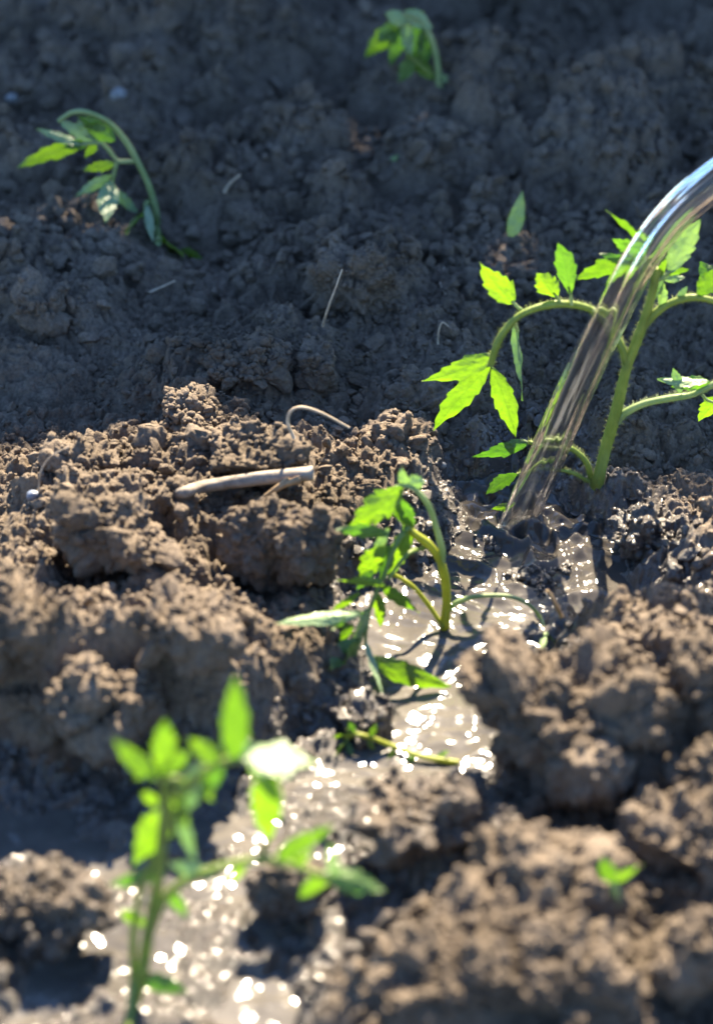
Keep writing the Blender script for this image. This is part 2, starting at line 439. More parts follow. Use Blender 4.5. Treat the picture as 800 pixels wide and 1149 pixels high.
clod('black wet clod in the puddle under the curved leaf stalk', 612, 668, 48, 30, 17, group=G3, wet=1.0, rough=.7)
clod('small black wet clod at the foot of the wilted seedling', 520, 690, 26, 14, 18, group=G3, wet=1.0, rough=.6, sub=5)
clod('low black wet lump in the splash left of the water jet foot', 538, 622, 30, 14, 41, group=G3, wet=1.0, rough=.8, sub=5)
clod('black wet lump in the pool directly below the water jet foot', 588, 640, 24, 11, 42, group=G3, wet=1.0, rough=.7, sub=5)
clod('wet dark lump at the mud edge below the wilted seedling leaves', 408, 806, 40, 20, 43, group=G3, wet=.9, rough=.9, sub=5)
clod('small clod at the right edge between two bigger clods', 798, 880, 38, 32, 19, group=G1)
clod('small clod in front of the round clod on the left bank', 200, 560, 22, 18, 20, group=G1, sub=5)
clod('small sunlit clod right of the curved root', 440, 492, 38, 24, 21, group=G1, sub=5)
clod('small clod behind the tip of the leftmost leaf of the tall seedling', 470, 448, 34, 18, 22, group=G2, sub=5)
clod('tall dark clod with a thin root hanging down its face', 398, 320, 56, 44, 23, group=G2)
clod('rounded dark clod right of the bent seedling at upper left', 285, 258, 34, 20, 24, group=G2, sub=5)
clod('lumpy clod in the shade above the curved root', 272, 412, 44, 24, 25, group=G2)
clod('dark clod between the curved root and the tall dark clod', 352, 418, 24, 22, 26, group=G2, sub=5)
clod('dark clod in front of the farthest seedling', 468, 112, 18, 16, 27, group=G2, sub=5)
clod('wet clod in the splash just right of where the water jet lands', 722, 600, 40, 26, 28, group=G3, wet=.5, sub=5)
clod('grey clod in the shade at the left edge below the bent seedling', 48, 345, 40, 24, 29, group=G2, sub=5)
clod('long low clod in the shade left of the loose upright leaf', 455, 262, 46, 20, 30, group=G2, sub=5)
clod('sunlit clod at the back of the left bank near the left edge', 95, 520, 42, 26, 31, group=G1, sub=5)
clod('clod on the left bank crest above the front seedling', 215, 700, 52, 26, 32, group=G1, rough=1.1)
clod('blurred clod on the bank crest at lower left above the shaded water', 90, 790, 80, 36, 33, deep=.6, group=G1, rough=1.1)

# ------------------------------------------------------------------ loose crumbs of soil
def crumbs():
    V, F, W = [], [], []; off = 0
    def put(P, rad, sub, wv):
        nonlocal off
        v, f = ico(sub); n = len(P)
        var = []
        for k in range(14):
            q = v * (1 + .38 * fbm3(v * 1.3 + k * 9.1, 2, k) + .2 * fbm3(v * 3 + k * 5.3, 1, k + 50))[:, None]; q = cut(q, 8, 700 + k, .40, .85) * np.array((1.2, 1.1, .9)); q = q * (1 + .16 * fbm3(v * 4 + k * 3.3, 3, k + 80))[:, None]; var.append(q)
        idx = rng.integers(0, 14, n)
        A = rng.normal(size=(n, 4)); A /= np.linalg.norm(A, axis=1)[:, None]
        a, b_, c, d = A.T
        M = np.stack([1 - 2 * (c * c + d * d), 2 * (b_ * c - a * d), 2 * (b_ * d + a * c), 2 * (b_ * c + a * d), 1 - 2 * (b_ * b_ + d * d), 2 * (c * d - a * b_), 2 * (b_ * d - a * c), 2 * (c * d + a * b_), 1 - 2 * (b_ * b_ + c * c)], 1).reshape(n, 3, 3)
        sc = rad[:, None] * rng.uniform(.75, 1.25, (n, 3))
        for k in range(14):
            s = np.nonzero(idx == k)[0]
            if not len(s): continue
            q = np.einsum('nij,nvj->nvi', M[s], var[k][None] * sc[s][:, None, :]) + P[s][:, None, :]
            V.append(q.reshape(-1, 3)); W.append(np.repeat(wv[s], len(v)))
            F.append((f[None] + (np.arange(len(s)) * len(v))[:, None, None] + off).reshape(-1, 3)); off += len(s) * len(v)
    def scatter(n, r0, r1, sub, power=2.0, ymin=1.0):
        y = ymin + (3.1 - ymin) * rng.random(n) ** 1.15; x = (rng.random(n) - .5) * (2 * (.16 + .155 * y))
        z, c = height(x, y)
        dens = .45 + .8 * fbm3(P2(x, y) * 7, 3, 200)
        ok = (c < .004) & (rng.random(n) < dens + .25)
        x, y, z, c = x[ok], y[ok], z[ok], c[ok]
        r = r0 + (r1 - r0) * rng.random(len(x)) ** power
        put(np.stack([x, y, z + r * .35], 1), r, sub, wetness(x, y, z, c))
    scatter(70000, .0012, .0032, 1, 1.5)
    scatter(8000, .003, .0075, 3, 2.2)
    scatter(380, .007, .014, 4, 1.8)
    scatter(4500, .005, .011, 3, 2.0, 2.02)
    for P, wv in CRUMB_ON:
        n = max(8, int(len(P) * .06)); k = rng.integers(0, len(P), n); r = .0014 + .0034 * rng.random(n) ** 2
        put(P[k] + np.array((0, 0, 1)) * (r * .3)[:, None], r, 1, wv[k])
    V = np.concatenate(V); F = np.concatenate(F); W = np.concatenate(W)
    o = new_mesh('soil_crumbs', V, F, soil, attrs={'wet': W})
    tag(o, 'loose brown crumbs of tilled soil scattered over the ground', 'soil', kind='stuff')
crumbs()
bpy.context.view_layer.update()
DG = bpy.context.evaluated_depsgraph_get()
def surf(px, py, out=.0):            # the first soil, clod or water surface behind a photo pixel
    d = ray(px, py); ok, loc, *_r = S.ray_cast(DG, Vector(CAM), Vector(d).normalized())
    return (np.array(loc) - d / np.linalg.norm(d) * out) if ok else ony(px, py, 3.0)

# ------------------------------------------------------------------ tubes
def smooth_path(pts, n):
    pts = np.asarray(pts, float)
    if len(pts) == 2: return pts[0] + (pts[1] - pts[0]) * np.linspace(0, 1, n)[:, None]
    P = np.vstack([2 * pts[0] - pts[1], pts, 2 * pts[-1] - pts[-2]])
    out = []
    for s in np.linspace(0, len(pts) - 1, n):
        i = min(int(s), len(pts) - 2); u = s - i
        a, b_, c, d = P[i:i + 4]
        out.append(.5 * (2 * b_ + (c - a) * u + (2 * a - 5 * b_ + 4 * c - d) * u * u + (3 * b_ - a - 3 * c + d) * u ** 3))
    return np.array(out)
def frames(P):
    T = np.gradient(P, axis=0); T /= np.linalg.norm(T, axis=1)[:, None]
    a = np.array((0, 1, 0.)); U = []
    for tt in T:
        u = a - tt * a.dot(tt); u /= np.linalg.norm(u); U.append(u); a = u
    U = np.array(U); return T, U, np.cross(T, U)
def tube_geo(P, r, k=10, rr=None, phase=0):
    T, U, Bn = frames(P); n = len(P)
    th = np.linspace(0, 2 * np.pi, k, endpoint=False)
    rad = np.broadcast_to(np.asarray(r)[:, None], (n, k)) if rr is None else rr
    v = P[:, None] + rad[..., None] * (np.cos(th)[None, :, None] * U[:, None] + np.sin(th)[None, :, None] * Bn[:, None])
    v = v.reshape(-1, 3); f = [tuple(q) for q in gridfaces(n, k, True)]
    f.append(tuple(range(k))[::-1]); f.append(tuple((n - 1) * k + i for i in range(k)))
    return v, f
def join(geos):
    V, F, o = [], [], 0
    for v, f in geos:
        V.append(v); F += [tuple(i + o for i in q) for q in f]; o += len(v)
    return np.vstack(V), F

# ------------------------------------------------------------------ jet of water
YJ = J0[1]
jp = [(577, 592, -.002), (584, 577, 0), (611, 520, 0), (649, 432, 0), (686, 355, 0), (715, 299, 0), (753, 246, 0), (800, 205, 0), (860, 168, 0), (930, 138, 0), (1020, 112, 0)]
P = smooth_path([ony(x, y, YJ + d) for x, y, d in jp], 420)
nk = 72; th = np.linspace(0, 2 * np.pi, nk, endpoint=False)
L = np.concatenate([[0], np.cumsum(np.linalg.norm(np.diff(P, axis=0), axis=1))])
base_r = np.interp(L, [0, .03, .2, .30, .40, .6, 1], [.0150, .0146, .0138, .0140, .0175, .022, .025])
tw = L[:, None] * 3.0
q = np.stack([np.cos(th[None] + tw) * 1.5, np.sin(th[None] + tw) * 1.5, L[:, None] * 5 * np.ones((1, nk))], -1).reshape(-1, 3)
q2 = np.stack([np.cos(th[None] + tw) * 5.0, np.sin(th[None] + tw) * 5.0, L[:, None] * 9 * np.ones((1, nk))], -1).reshape(-1, 3)
rr = base_r[:, None] * (1 + .30 * fbm3(q, 2, 300).reshape(-1, nk) + .045 * fbm3(q2, 2, 301).reshape(-1, nk))
v, f = tube_geo(P, base_r, nk, rr)
q3 = np.stack([np.cos(th[None] + tw) * 4, np.sin(th[None] + tw) * 4, L[:, None] * 5 * np.ones((1, nk))], -1).reshape(-1, 3)
bub = np.clip(0 + .05 * sst(.2, .6, fbm3(q3, 3, 310)), 0, 1)
jet = new_mesh('water_jet', v, f, jet_m, attrs={'bubbles': bub})
tag(jet, 'clear stream of water pouring from the upper right into the puddle', 'water jet')

# ------------------------------------------------------------------ plants
def leaf_geo(P0, P1, bend, wm, roll=0, fold=.35, serr=.22, nl=5, tipc=0.0, seed=0, belly=.42, droop=0.0):
    nu, nv = 34, 13
    r_ = random.Random(seed)
    P0, P1 = np.array(P0), np.array(P1)
    mid = (P0 + P1) / 2; view = CAM - mid; view /= np.linalg.norm(view); view = view - np.array((0, 0, droop)); view /= np.linalg.norm(view)
    ch = P1 - P0; L = np.linalg.norm(ch); side = np.cross(ch / L, view); side /= np.linalg.norm(side)
    Pm = mid + side * bend
    u = np.linspace(0, 1, nu); P = ((1 - u) ** 2)[:, None] * P0 + (2 * u * (1 - u))[:, None] * Pm + (u ** 2)[:, None] * P1
    T = np.gradient(P, axis=0); T /= np.linalg.norm(T, axis=1)[:, None]
    tip = r_.uniform(-.6, 1.0) * tipc
    N0 = view - T * (T @ view)[:, None]; N0 /= np.linalg.norm(N0, axis=1)[:, None]
    S0 = np.cross(T, N0)
    ro = R(roll) + R(r_.uniform(10, 35)) * tip * u ** 2 + R(r_.uniform(-18, 18)) * u
    Sd = S0 * np.cos(ro)[:, None] + N0 * np.sin(ro)[:, None]; Nn = N0 * np.cos(ro)[:, None] - S0 * np.sin(ro)[:, None]
    e = math.log(.5) / math.log(belly)
    prof = np.sin(np.pi * np.clip(u, 0, 1) ** e) ** .85 * (1 - .25 * u ** 3)
    verts, uv = [], []
    ph = r_.random()
    for j, vv in enumerate(np.linspace(-1, 1, nv)):
        s = np.sign(vv); a = abs(vv)
        lob = (u * nl + ph + (.35 if s > 0 else 0) + .16 * np.sin(u * 7 + ph * 20 + 2 * s)) % 1.0
        saw = np.where(lob < .72, lob / .72, (1 - lob) / .28)
        wu = wm / 2 * prof * (1 - serr * (1 - saw) * a * (u > .08))
        fwd = serr * .45 * wm * saw * a * prof                       # teeth point to the tip
        fo = fold * (.6 + .4 * np.sin(u * 3 + ph * 6))
        z = -a * np.sin(fo) * wu * 1.0 + .045 * wm * a * np.sin(u * nl * 2 * np.pi * .5 + ph * 6 + s) * prof + .09 * wm * a ** 2 * np.sin(u * 5 + ph * 9 + 2 * s)
        z = z + .018 * wm * np.cos(vv * 9) * np.cos(u * 22) * prof
        verts.append(P + Sd * (s * a * wu * np.cos(fo))[:, None] + Nn * z[:, None] + T * fwd[:, None])
        uv.append(np.stack([u, np.full(nu, vv)], 1))
    V = np.stack(verts, 1).reshape(-1, 3); UV = np.stack(uv, 1).reshape(-1, 2)
    return V, gridfaces(nu, nv), UV
SEED = [100]
def plant(name, label, cat, base, stems, leaves, hairs=False, group=None, lift=0.0, Yb=None, stem_name='stem'):
    """stems: (material, [(px, py, dy)...], r0 px, r1 px, part name);  leaves: (x0,y0,x1,y1,width px, {options})"""
    B = surf(*base, lift)
    Y0 = B[1] if Yb is None else Yb
    m = pxm(B)
    root = empty(name, B); tag(root, label, cat, group)
    def at(x, y, d=0.0, out=.005):
        q = ony(x, y, Y0 + d)
        g = surf(x, y, out)
        return g if g[1] < q[1] and y < base[1] + 4 or g[1] < q[1] - .02 else q
    for mt, pts, r0, r1, nm in stems:
        Q = smooth_path([at(*p) for p in pts], 14 * len(pts))
        rad = np.linspace(r0, r1, len(Q)) * m
        rad = rad * (1 + .06 * np.sin(np.linspace(0, 9, len(Q)) * 2.1 + r0))
        gs = [tube_geo(Q, rad, 12)]
        if hairs and nm in ('stem', 'branch'):
            T, U, Bn = frames(Q)
            for _ in range(int(len(Q) * 7)):
                i = random.randrange(len(Q)); a = random.uniform(0, 6.283); dr = U[i] * math.cos(a) + Bn[i] * math.sin(a)
                p0 = Q[i] + dr * rad[i] * .95; p1 = p0 + (dr + T[i] * random.uniform(-.3, .5)) * random.uniform(.0012, .0042)
                s1 = np.cross(dr, T[i]) * .00011
                gs.append((np.array([p0 - s1, p0 + s1, p1, p0 + T[i] * .0002]), [(0, 1, 2), (1, 3, 2), (3, 0, 2)]))
        v, f = join(gs)
        new_mesh(nm, v - B, f, mt, root)
    for x0, y0, x1, y1, wd, o in leaves:
        o = dict(o); SEED[0] += 1
        d0, d1 = o.pop('d', (0, 0)); mt = o.pop('m', leaf_m)
        dr = {leaf_y: 1.0, leaf_m: .55}.get(mt, 0) * random.uniform(.45, 1.05)      # wilting blades hang so that the low sun shines through them
        d1 += .5 * dr * (y1 - y0) * m; o['droop'] = .75 * dr
        V, F, UV = leaf_geo(at(x0, y0, d0, wd * m * .35 + .003), at(x1, y1, d1, wd * m * .3 + .003), o.pop('bend', 0) * m, wd * m * 1.12, seed=SEED[0], **o)
        new_mesh('leaf', V - B, F, mt, root, uv=UV)
    return root
GP = 'tomato seedlings planted in the soil'
Yl, Pl = dict(m=leaf_y), dict(m=leaf_p)
def o_(m=None, **k):
    if m is not None: k['m'] = m
    return k

plant('tomato_seedling', 'tallest tomato seedling with hairy stem, standing right behind the water jet', 'seedling', (672, 533),
 [(stem_g, [(669, 545), (672, 533), (680, 500), (690, 465), (702, 415), (713, 385), (723, 358), (731, 330), (737, 300)], 7.5, 4.5, 'stem'),
  (stem_g, [(703, 412), (698, 392), (688, 374, .004), (670, 352, .006), (650, 343, .006), (625, 341), (600, 346, -.004), (580, 356, -.008), (564, 374, -.01), (556, 390, -.012), (550, 410, -.012)], 4.4, 3.6, 'branch'),
  (stem_g, [(722, 366), (735, 351), (752, 340), (772, 334), (790, 335), (808, 341), (830, 356)], 4.6, 3.2, 'branch'),
  (stem_p, [(692, 474), (700, 464), (722, 453), (750, 447), (775, 443), (795, 434), (815, 422)], 4.4, 3.2, 'branch'),
  (stem_g, [(664, 540), (658, 520), (648, 508), (636, 502), (620, 502), (592, 496)], 3.4, 2.4, 'branch'),
  (stem_g, [(660, 540, -.004), (640, 530, -.01), (610, 526, -.01), (580, 532, -.01)], 2.2, 1.6, 'branch'),
  (stem_p, [(588, 350), (580, 344), (574, 337)], 2.2, 1.6, 'leaf_stalk'), (stem_p, [(629, 341), (626, 335), (621, 326)], 2, 1.4, 'leaf_stalk'), (stem_p, [(641, 342), (640, 330), (638, 318)], 2, 1.4, 'leaf_stalk'),
  (stem_g, [(735, 320), (728, 305, .004), (716, 292, .006)], 3, 2, 'leaf_stalk'), (stem_p, [(736, 312), (742, 312), (752, 304)], 3, 2, 'leaf_stalk'), (stem_p, [(576, 360), (579, 366), (581, 372)], 2, 1.5, 'leaf_stalk'),
  (stem_p, [(783, 438), (792, 448), (802, 452)], 2, 1.4, 'leaf_stalk')],
 [(577, 341, 538, 294, 29, o_(leaf_y, bend=-3, fold=.25, tipc=1)), (623, 334, 602, 306, 25, o_(leaf_y, fold=.5)), (639, 333, 626, 272, 23, o_(leaf_m, fold=.45, bend=4, belly=.55)),
  (578, 364, 586, 450, 17, o_(leaf_p, roll=58, fold=.5, bend=-3)), (552, 398, 473, 428, 25, o_(leaf_y, bend=-8, fold=.2)), (550, 410, 486, 484, 29, o_(leaf_y, bend=4, fold=.22, tipc=1, belly=.5)),
  (551, 412, 578, 490, 25, o_(leaf_y, bend=-4, fold=.25, belly=.48)), (718, 292, 647, 314, 30, o_(leaf_y, bend=6, fold=.2, belly=.5)), (717, 275, 679, 235, 13, o_(leaf_y, bend=5, roll=30)),
  (716, 288, 686, 268, 18, o_(leaf_m, bend=4)), (722, 300, 672, 285, 14, o_(leaf_m)), (750, 307, 786, 246, 26, o_(leaf_p, bend=-5, fold=.5, belly=.45)), (748, 308, 773, 302, 11, o_(leaf_y)), (745, 314, 768, 311, 9, o_(leaf_p)),
  (735, 335, 743, 298, 14, o_(leaf_p, fold=.7)), (738, 312, 747, 290, 9, o_(leaf_y)), (740, 345, 745, 315, 12, o_(leaf_p, roll=30)), (760, 336, 771, 321, 8, o_(leaf_p)),
  (783, 332, 806, 300, 20, o_(leaf_y, fold=.4)), (806, 330, 785, 293, 24, o_(leaf_m, d=(.03, .05))), (795, 427, 737, 425, 15, o_(leaf_p, bend=-3, roll=-35)), (764, 441, 755, 413, 13, o_(leaf_p)),
  (797, 430, 752, 434, 17, o_(leaf_m, bend=3)), (806, 446, 783, 473, 22, o_(leaf_y)), (592, 496, 529, 513, 20, o_(leaf_m, bend=-4, roll=20)), (580, 531, 545, 555, 18, o_(leaf_m, bend=3, roll=15)), (575, 568, 551, 571, 9, o_(leaf_y, d=(-.02, -.02))),
  (812, 425, 846, 402, 24, o_(leaf_m)), (828, 352, 850, 392, 26, o_(leaf_y))],
 hairs=True, group=GP)

plant('tomato_seedling', 'wilted yellow stemmed seedling drooping left at the edge of the puddle', 'seedling', (499, 700),
 [(stem_y, [(499, 712), (499, 700), (501, 675), (499, 650), (493, 628), (481, 611), (466, 600), (455, 591)], 5.5, 4.2, 'stem'),
  (stem_p, [(496, 634), (496, 618), (490, 595), (482, 570), (470, 553), (456, 545), (444, 547)], 3.6, 2.6, 'branch'),
  (stem_y, [(497, 703), (480, 678), (465, 660), (450, 649), (436, 642)], 2.8, 2.2, 'branch'),
  (stem_p, [(505, 684), (512, 676), (530, 670), (552, 668), (575, 670), (595, 680), (608, 697), (612, 716)], 3, 1.8, 'branch'),
  (stem_g, [(458, 592), (447, 606, -.015), (438, 625, -.025), (430, 648, -.035), (418, 675, -.045), (411, 700, -.055), (410, 725, -.065)], 3.2, 1.8, 'branch'),
  (stem_g, [(475, 615), (460, 620, -.015), (446, 635, -.025), (436, 650, -.035)], 2.8, 1.8, 'branch')],
 [(452, 546, 388, 592, 36, o_(leaf_y, bend=-8, fold=.2, serr=.3, d=(-0.011, -0.019))), (444, 556, 452, 588, 16, o_(leaf_y, roll=30)), (452, 546, 451, 523, 13, o_(leaf_p, roll=30)), (456, 546, 477, 541, 20, o_(leaf_p, bend=-3, roll=-20)), (448, 560, 466, 600, 18, o_(leaf_m)),
  (436, 600, 377, 595, 18, o_(leaf_m, bend=3, fold=.5, d=(-0.026, -0.034))), (432, 612, 404, 654, 25, o_(leaf_y, bend=4, serr=.3, d=(-0.026, -0.034))), (438, 612, 428, 656, 17, o_(leaf_m, d=(-0.021, -0.029))), (456, 596, 440, 648, 23, o_(leaf_y, serr=.3, d=(-0.009, -0.017))), (455, 580, 462, 612, 14, o_(leaf_y)),
  (436, 592, 420, 625, 15, o_(leaf_p, roll=40, d=(-0.016, -0.024))), (432, 657, 378, 651, 13, o_(leaf_y, bend=3, d=(-0.046, -0.054))), (428, 656, 471, 688, 18, o_(leaf_y, bend=3, roll=-25, d=(-0.029, -0.037))), (422, 664, 427, 704, 15, o_(leaf_y, bend=-3, d=(-0.041, -0.049))), (404, 664, 368, 686, 9, o_(leaf_y, bend=-5, d=(-0.054, -0.061))),
  (406, 689, 308, 700, 17, o_(leaf_p, bend=2, roll=-30, serr=.12, d=(-0.073, -0.082))), (408, 688, 372, 706, 18, o_(leaf_m, roll=20, d=(-0.058, -0.067))), (413, 682, 398, 737, 20, o_(leaf_p, roll=35, d=(-0.056, -0.064))), (404, 718, 369, 752, 25, o_(leaf_m, bend=4, d=(-0.071, -0.079))), (404, 722, 385, 745, 20, o_(leaf_y, d=(-0.071, -0.079))), (411, 720, 430, 780, 11, o_(leaf_p, roll=50, d=(-0.083, -0.091))), (414, 738, 507, 771, 25, o_(leaf_y, bend=7, serr=.16, d=(-0.081, -0.089))),
  (396, 700, 378, 722, 12, o_(leaf_y, d=(-0.066, -0.074))), (418, 640, 400, 662, 12, o_(leaf_m, d=(-0.039, -0.046))),
  (612, 712, 630, 706, 8, o_(leaf_p)), (611, 706, 622, 722, 7, o_(leaf_y)), (612, 714, 606, 728, 6, o_(leaf_p))],
 hairs=False, group=GP)

plant('tomato_seedling', 'blurred upright seedling nearest the camera in the muddy water at lower left', 'seedling', (150, 1130),
 [(stem_g, [(142, 1160), (150, 1130), (160, 1090), (168, 1040), (178, 985), (183, 930), (186, 890), (184, 868)], 7.5, 5, 'stem'),
  (stem_g, [(146, 1150), (150, 1100), (150, 1050), (158, 1000), (172, 960)], 5, 3.5, 'branch'),
  (stem_g, [(166, 1050), (180, 1015), (200, 994), (228, 980), (268, 968), (302, 965), (335, 973), (368, 986)], 6, 4, 'branch'),
  (stem_g, [(182, 945), (195, 905), (208, 885), (225, 868), (250, 855), (275, 850), (298, 853)], 6, 4, 'branch'),
  (stem_g, [(184, 882), (192, 874), (202, 876), (206, 888)], 4, 3, 'leaf_stalk'), (stem_p, [(180, 912), (190, 904), (198, 910)], 4, 3, 'leaf_stalk'), (stem_g, [(292, 965), (296, 955), (299, 942)], 4, 3, 'leaf_stalk')],
 [(178, 876, 128, 828, 21.1, o_(leaf_y, bend=-3)), (181, 874, 187, 806, 26.4, o_(leaf_y, belly=.52)), (184, 868, 212, 842, 21.1, o_(leaf_y)), (170, 866, 150, 874, 10.6, o_(leaf_y)), (200, 915, 226, 852, 26.4, o_(leaf_p, roll=20)),
  (250, 862, 212, 828, 21.1, o_(leaf_y, bend=3)), (262, 856, 263, 758, 28.2, o_(leaf_y, bend=3, fold=.3)), (262, 848, 290, 835, 15.8, o_(leaf_p)), (268, 846, 356, 858, 54, o_(leaf_p, roll=52, bend=-4, fold=.1)), (176, 905, 160, 885, 14, o_(leaf_y)), (220, 868, 240, 900, 18, o_(leaf_y)), (196, 895, 210, 930, 16, o_(leaf_y, d=(-.01, -.01))), (190, 1000, 210, 1030, 15, o_(leaf_m)), (282, 850, 318, 905, 22, o_(leaf_y)), (248, 858, 225, 895, 20, o_(leaf_m)), (162, 1040, 135, 1020, 18, o_(leaf_y)), (330, 972, 350, 955, 13, o_(leaf_y)), (298, 850, 300, 948, 33.4, o_(leaf_y, fold=.4, belly=.48)),
  (186, 906, 150, 972, 37.0, o_(leaf_y, bend=-6, fold=.45)), (202, 905, 220, 968, 15.8, o_(leaf_p, bend=4)), (310, 967, 374, 926, 22.9, o_(leaf_y, bend=-3)), (370, 980, 336, 1008, 22.9, o_(leaf_y)), (362, 980, 432, 1000, 28.2, o_(leaf_m, bend=-4, roll=20)), (376, 985, 370, 945, 12.3, o_(leaf_p)),
  (276, 968, 255, 994, 10.6, o_(leaf_y)), (180, 978, 122, 993, 21.1, o_(leaf_m, bend=-4)), (240, 985, 190, 968, 19.4, o_(leaf_p, roll=20)), (152, 1098, 212, 1114, 22.9, o_(leaf_m, bend=-4)), (150, 1090, 170, 1075, 10.6, o_(leaf_y))],
 group=GP)

plant('tomato_seedling', 'bent seedling arching left over shaded soil at upper left', 'seedling', (177, 262),
 [(stem_p, [(178, 272), (177, 258), (175, 236), (168, 210), (156, 184), (141, 158), (123, 138), (101, 127), (82, 126), (66, 136)], 4.2, 2.6, 'stem'),
  (stem_p, [(153, 181), (142, 181), (132, 180), (122, 168), (112, 160), (92, 162)], 2.6, 2, 'branch'), (stem_p, [(132, 180), (129, 192), (126, 206)], 2.4, 1.8, 'branch'),
  (stem_p, [(168, 225), (164, 232), (165, 250), (171, 268)], 3.4, 2.6, 'branch')],
 [(96, 160, 20, 188, 21.8, o_(leaf_y, bend=3)), (110, 160, 64, 134, 14.9, o_(leaf_p)), (92, 162, 41, 144, 12.6, o_(leaf_p, roll=-20)), (108, 158, 86, 133, 11.5, o_(leaf_p)), (130, 158, 92, 138, 23.0, o_(leaf_m)), (100, 160, 72, 165, 13.8, o_(leaf_m)), (108, 162, 96, 178, 11.5, o_(leaf_y)), (120, 145, 85, 130, 13.8, o_(leaf_m)),
  (129, 184, 93, 191, 14.9, o_(leaf_y)), (126, 196, 84, 221, 12.6, o_(leaf_p, roll=20)), (125, 202, 118, 250, 23.0, o_(leaf_p, serr=.1)), (130, 212, 156, 239, 12.6, o_(leaf_p, bend=4)), (159, 242, 141, 263, 23.0, o_(leaf_y, serr=.08)), (174, 261, 207, 289, 25.3, o_(leaf_y, serr=.08)), (203, 280, 227, 290, 12.6, o_(leaf_y)), (164, 228, 172, 272, 10.3, o_(leaf_p))],
 group=GP)

plant('tomato_seedling', 'small blurred seedling farthest back at the top of the photo', 'seedling', (491, 96),
 [(stem_p, [(494, 104), (492, 88), (489, 62), (481, 38), (468, 20), (453, 14)], 4, 2.6, 'stem'), (stem_p, [(470, 22), (455, 25), (446, 30)], 2, 1.6, 'branch'), (stem_g, [(484, 84), (470, 72), (456, 60)], 2.4, 1.6, 'branch')],
 [(456, 24, 432, 14, 16.8, o_(leaf_p)), (450, 26, 408, 66, 25.2, o_(leaf_y)), (452, 26, 438, 74, 21.0, o_(leaf_m)), (455, 24, 460, 66, 15.4, o_(leaf_p)), (470, 26, 462, 72, 23.8, o_(leaf_m)), (456, 60, 488, 90, 19.6, o_(leaf_y)), (462, 66, 448, 92, 18.2, o_(leaf_m)), (454, 12, 486, 32, 19.6, o_(leaf_p)), (476, 30, 478, 76, 19.6, o_(leaf_m)), (494, 84, 502, 93, 9.8, o_(leaf_p)), (440, 30, 425, 48, 18.2, o_(leaf_m))],
 group=GP)

plant('sprout', 'tiny two leaved yellow green sprout on the right bank', 'sprout', (692, 1004),
 [(stem_p, [(692, 1012), (690, 1000), (688, 988)], 4.5, 3.5, 'stem')],
 [(688, 992, 675, 962, 18, o_(leaf_y, serr=.05)), (688, 990, 720, 970, 13, o_(leaf_y, serr=.05, roll=-30))])

plant('weed', 'small thin stemmed weed lying across mud between two puddles', 'weed', (470, 852),
 [(stem_y, [(386, 826, .03), (400, 824, .025), (420, 829, .02), (445, 839, .01), (475, 849), (515, 856, -.005)], 2.6, 3.2, 'stem'), (stem_g, [(398, 824, .025), (388, 832, .025), (380, 842, .02)], 1.6, 1.2, 'branch')],
 [(398, 824, 392, 810, 8, o_(leaf_m, d=(.025, .025))), (392, 828, 374, 826, 9, o_(leaf_y, d=(.025, .02))), (386, 836, 374, 850, 9, o_(leaf_y, d=(.02, .02))), (388, 832, 396, 848, 8, o_(leaf_m, d=(.02, .02))), (416, 828, 422, 812, 9, o_(leaf_y, d=(.02, .02))), (412, 830, 420, 842, 8, o_(leaf_y, d=(.02, .015))), (445, 840, 434, 852, 9, o_(leaf_y, d=(.01, .005))), (464, 848, 458, 862, 10, o_(leaf_m, d=(0, -.005))), (404, 826, 388, 818, 7, o_(leaf_y, d=(.025, .02))), (488, 851, 504, 842, 7, o_(leaf_p))],
 lift=.004)

def loose_leaf(name, label, base, x0, y0, x1, y1, wd, m_, **k):
    B = surf(*base); V, F, UV = leaf_geo(ony(x0, y0, B[1]), ony(x1, y1, B[1] + k.pop('dy', .01)), 2 * pxm(B), wd * pxm(B), seed=991, **k)
    o = new_mesh(name, V - B, F, m_, uv=UV); o.location = tuple(map(float, B)); tag(o, label, 'leaf')
loose_leaf('fallen_leaf', 'single pale grey green leaf sticking up from the shaded soil', (573, 268), 572, 270, 586, 214, 19, leaf_p, serr=.05)
loose_leaf('fallen_leaf', 'tiny pale green leaf lying on the shaded soil far back', (447, 178), 438, 178, 456, 175, 8, leaf_p, serr=.05)

# ------------------------------------------------------------------ stick, roots, pebbles
def strand(name, label, cat, mt, pts, r0, r1, k=9, rough=.12, lifts=None, parent=None, B=None, seed=0):
    if B is None: B = surf(pts[0][0], pts[0][1], .002)
    Y = B[1]
    Q = []
    for p in pts:
        a = ony(p[0], p[1], Y + (p[2] if len(p) > 2 else 0)); g = surf(p[0], p[1], .003)
        Q.append(g if g[1] < a[1] and len(p) < 4 else a)
    Q = smooth_path(Q, 16 * len(pts))
    rad = np.linspace(r0, r1, len(Q)) * pxm(B)
    th_ = np.linspace(0, 2 * np.pi, k, endpoint=False)
    qq = np.stack([np.cos(th_)[None] * 1.2 + seed + 0 * rad[:, None], np.sin(th_)[None] * 1.2 + 0 * rad[:, None], np.linspace(0, 6, len(Q))[:, None] + 0 * th_[None]], -1).reshape(-1, 3)
    v, f = tube_geo(Q, rad, k, rad[:, None] * (1 + rough * fbm3(qq, 3, 400).reshape(-1, k)))
    if parent is None:
        o = new_mesh(name, v - B, f, mt); o.location = tuple(map(float, B)); tag(o, label, cat)
    else:
        o = new_mesh(name, v - np.array(parent.location), f, mt, parent)
    return o
sb = surf(275, 568); sb = sb - np.array((0, .012, 0))
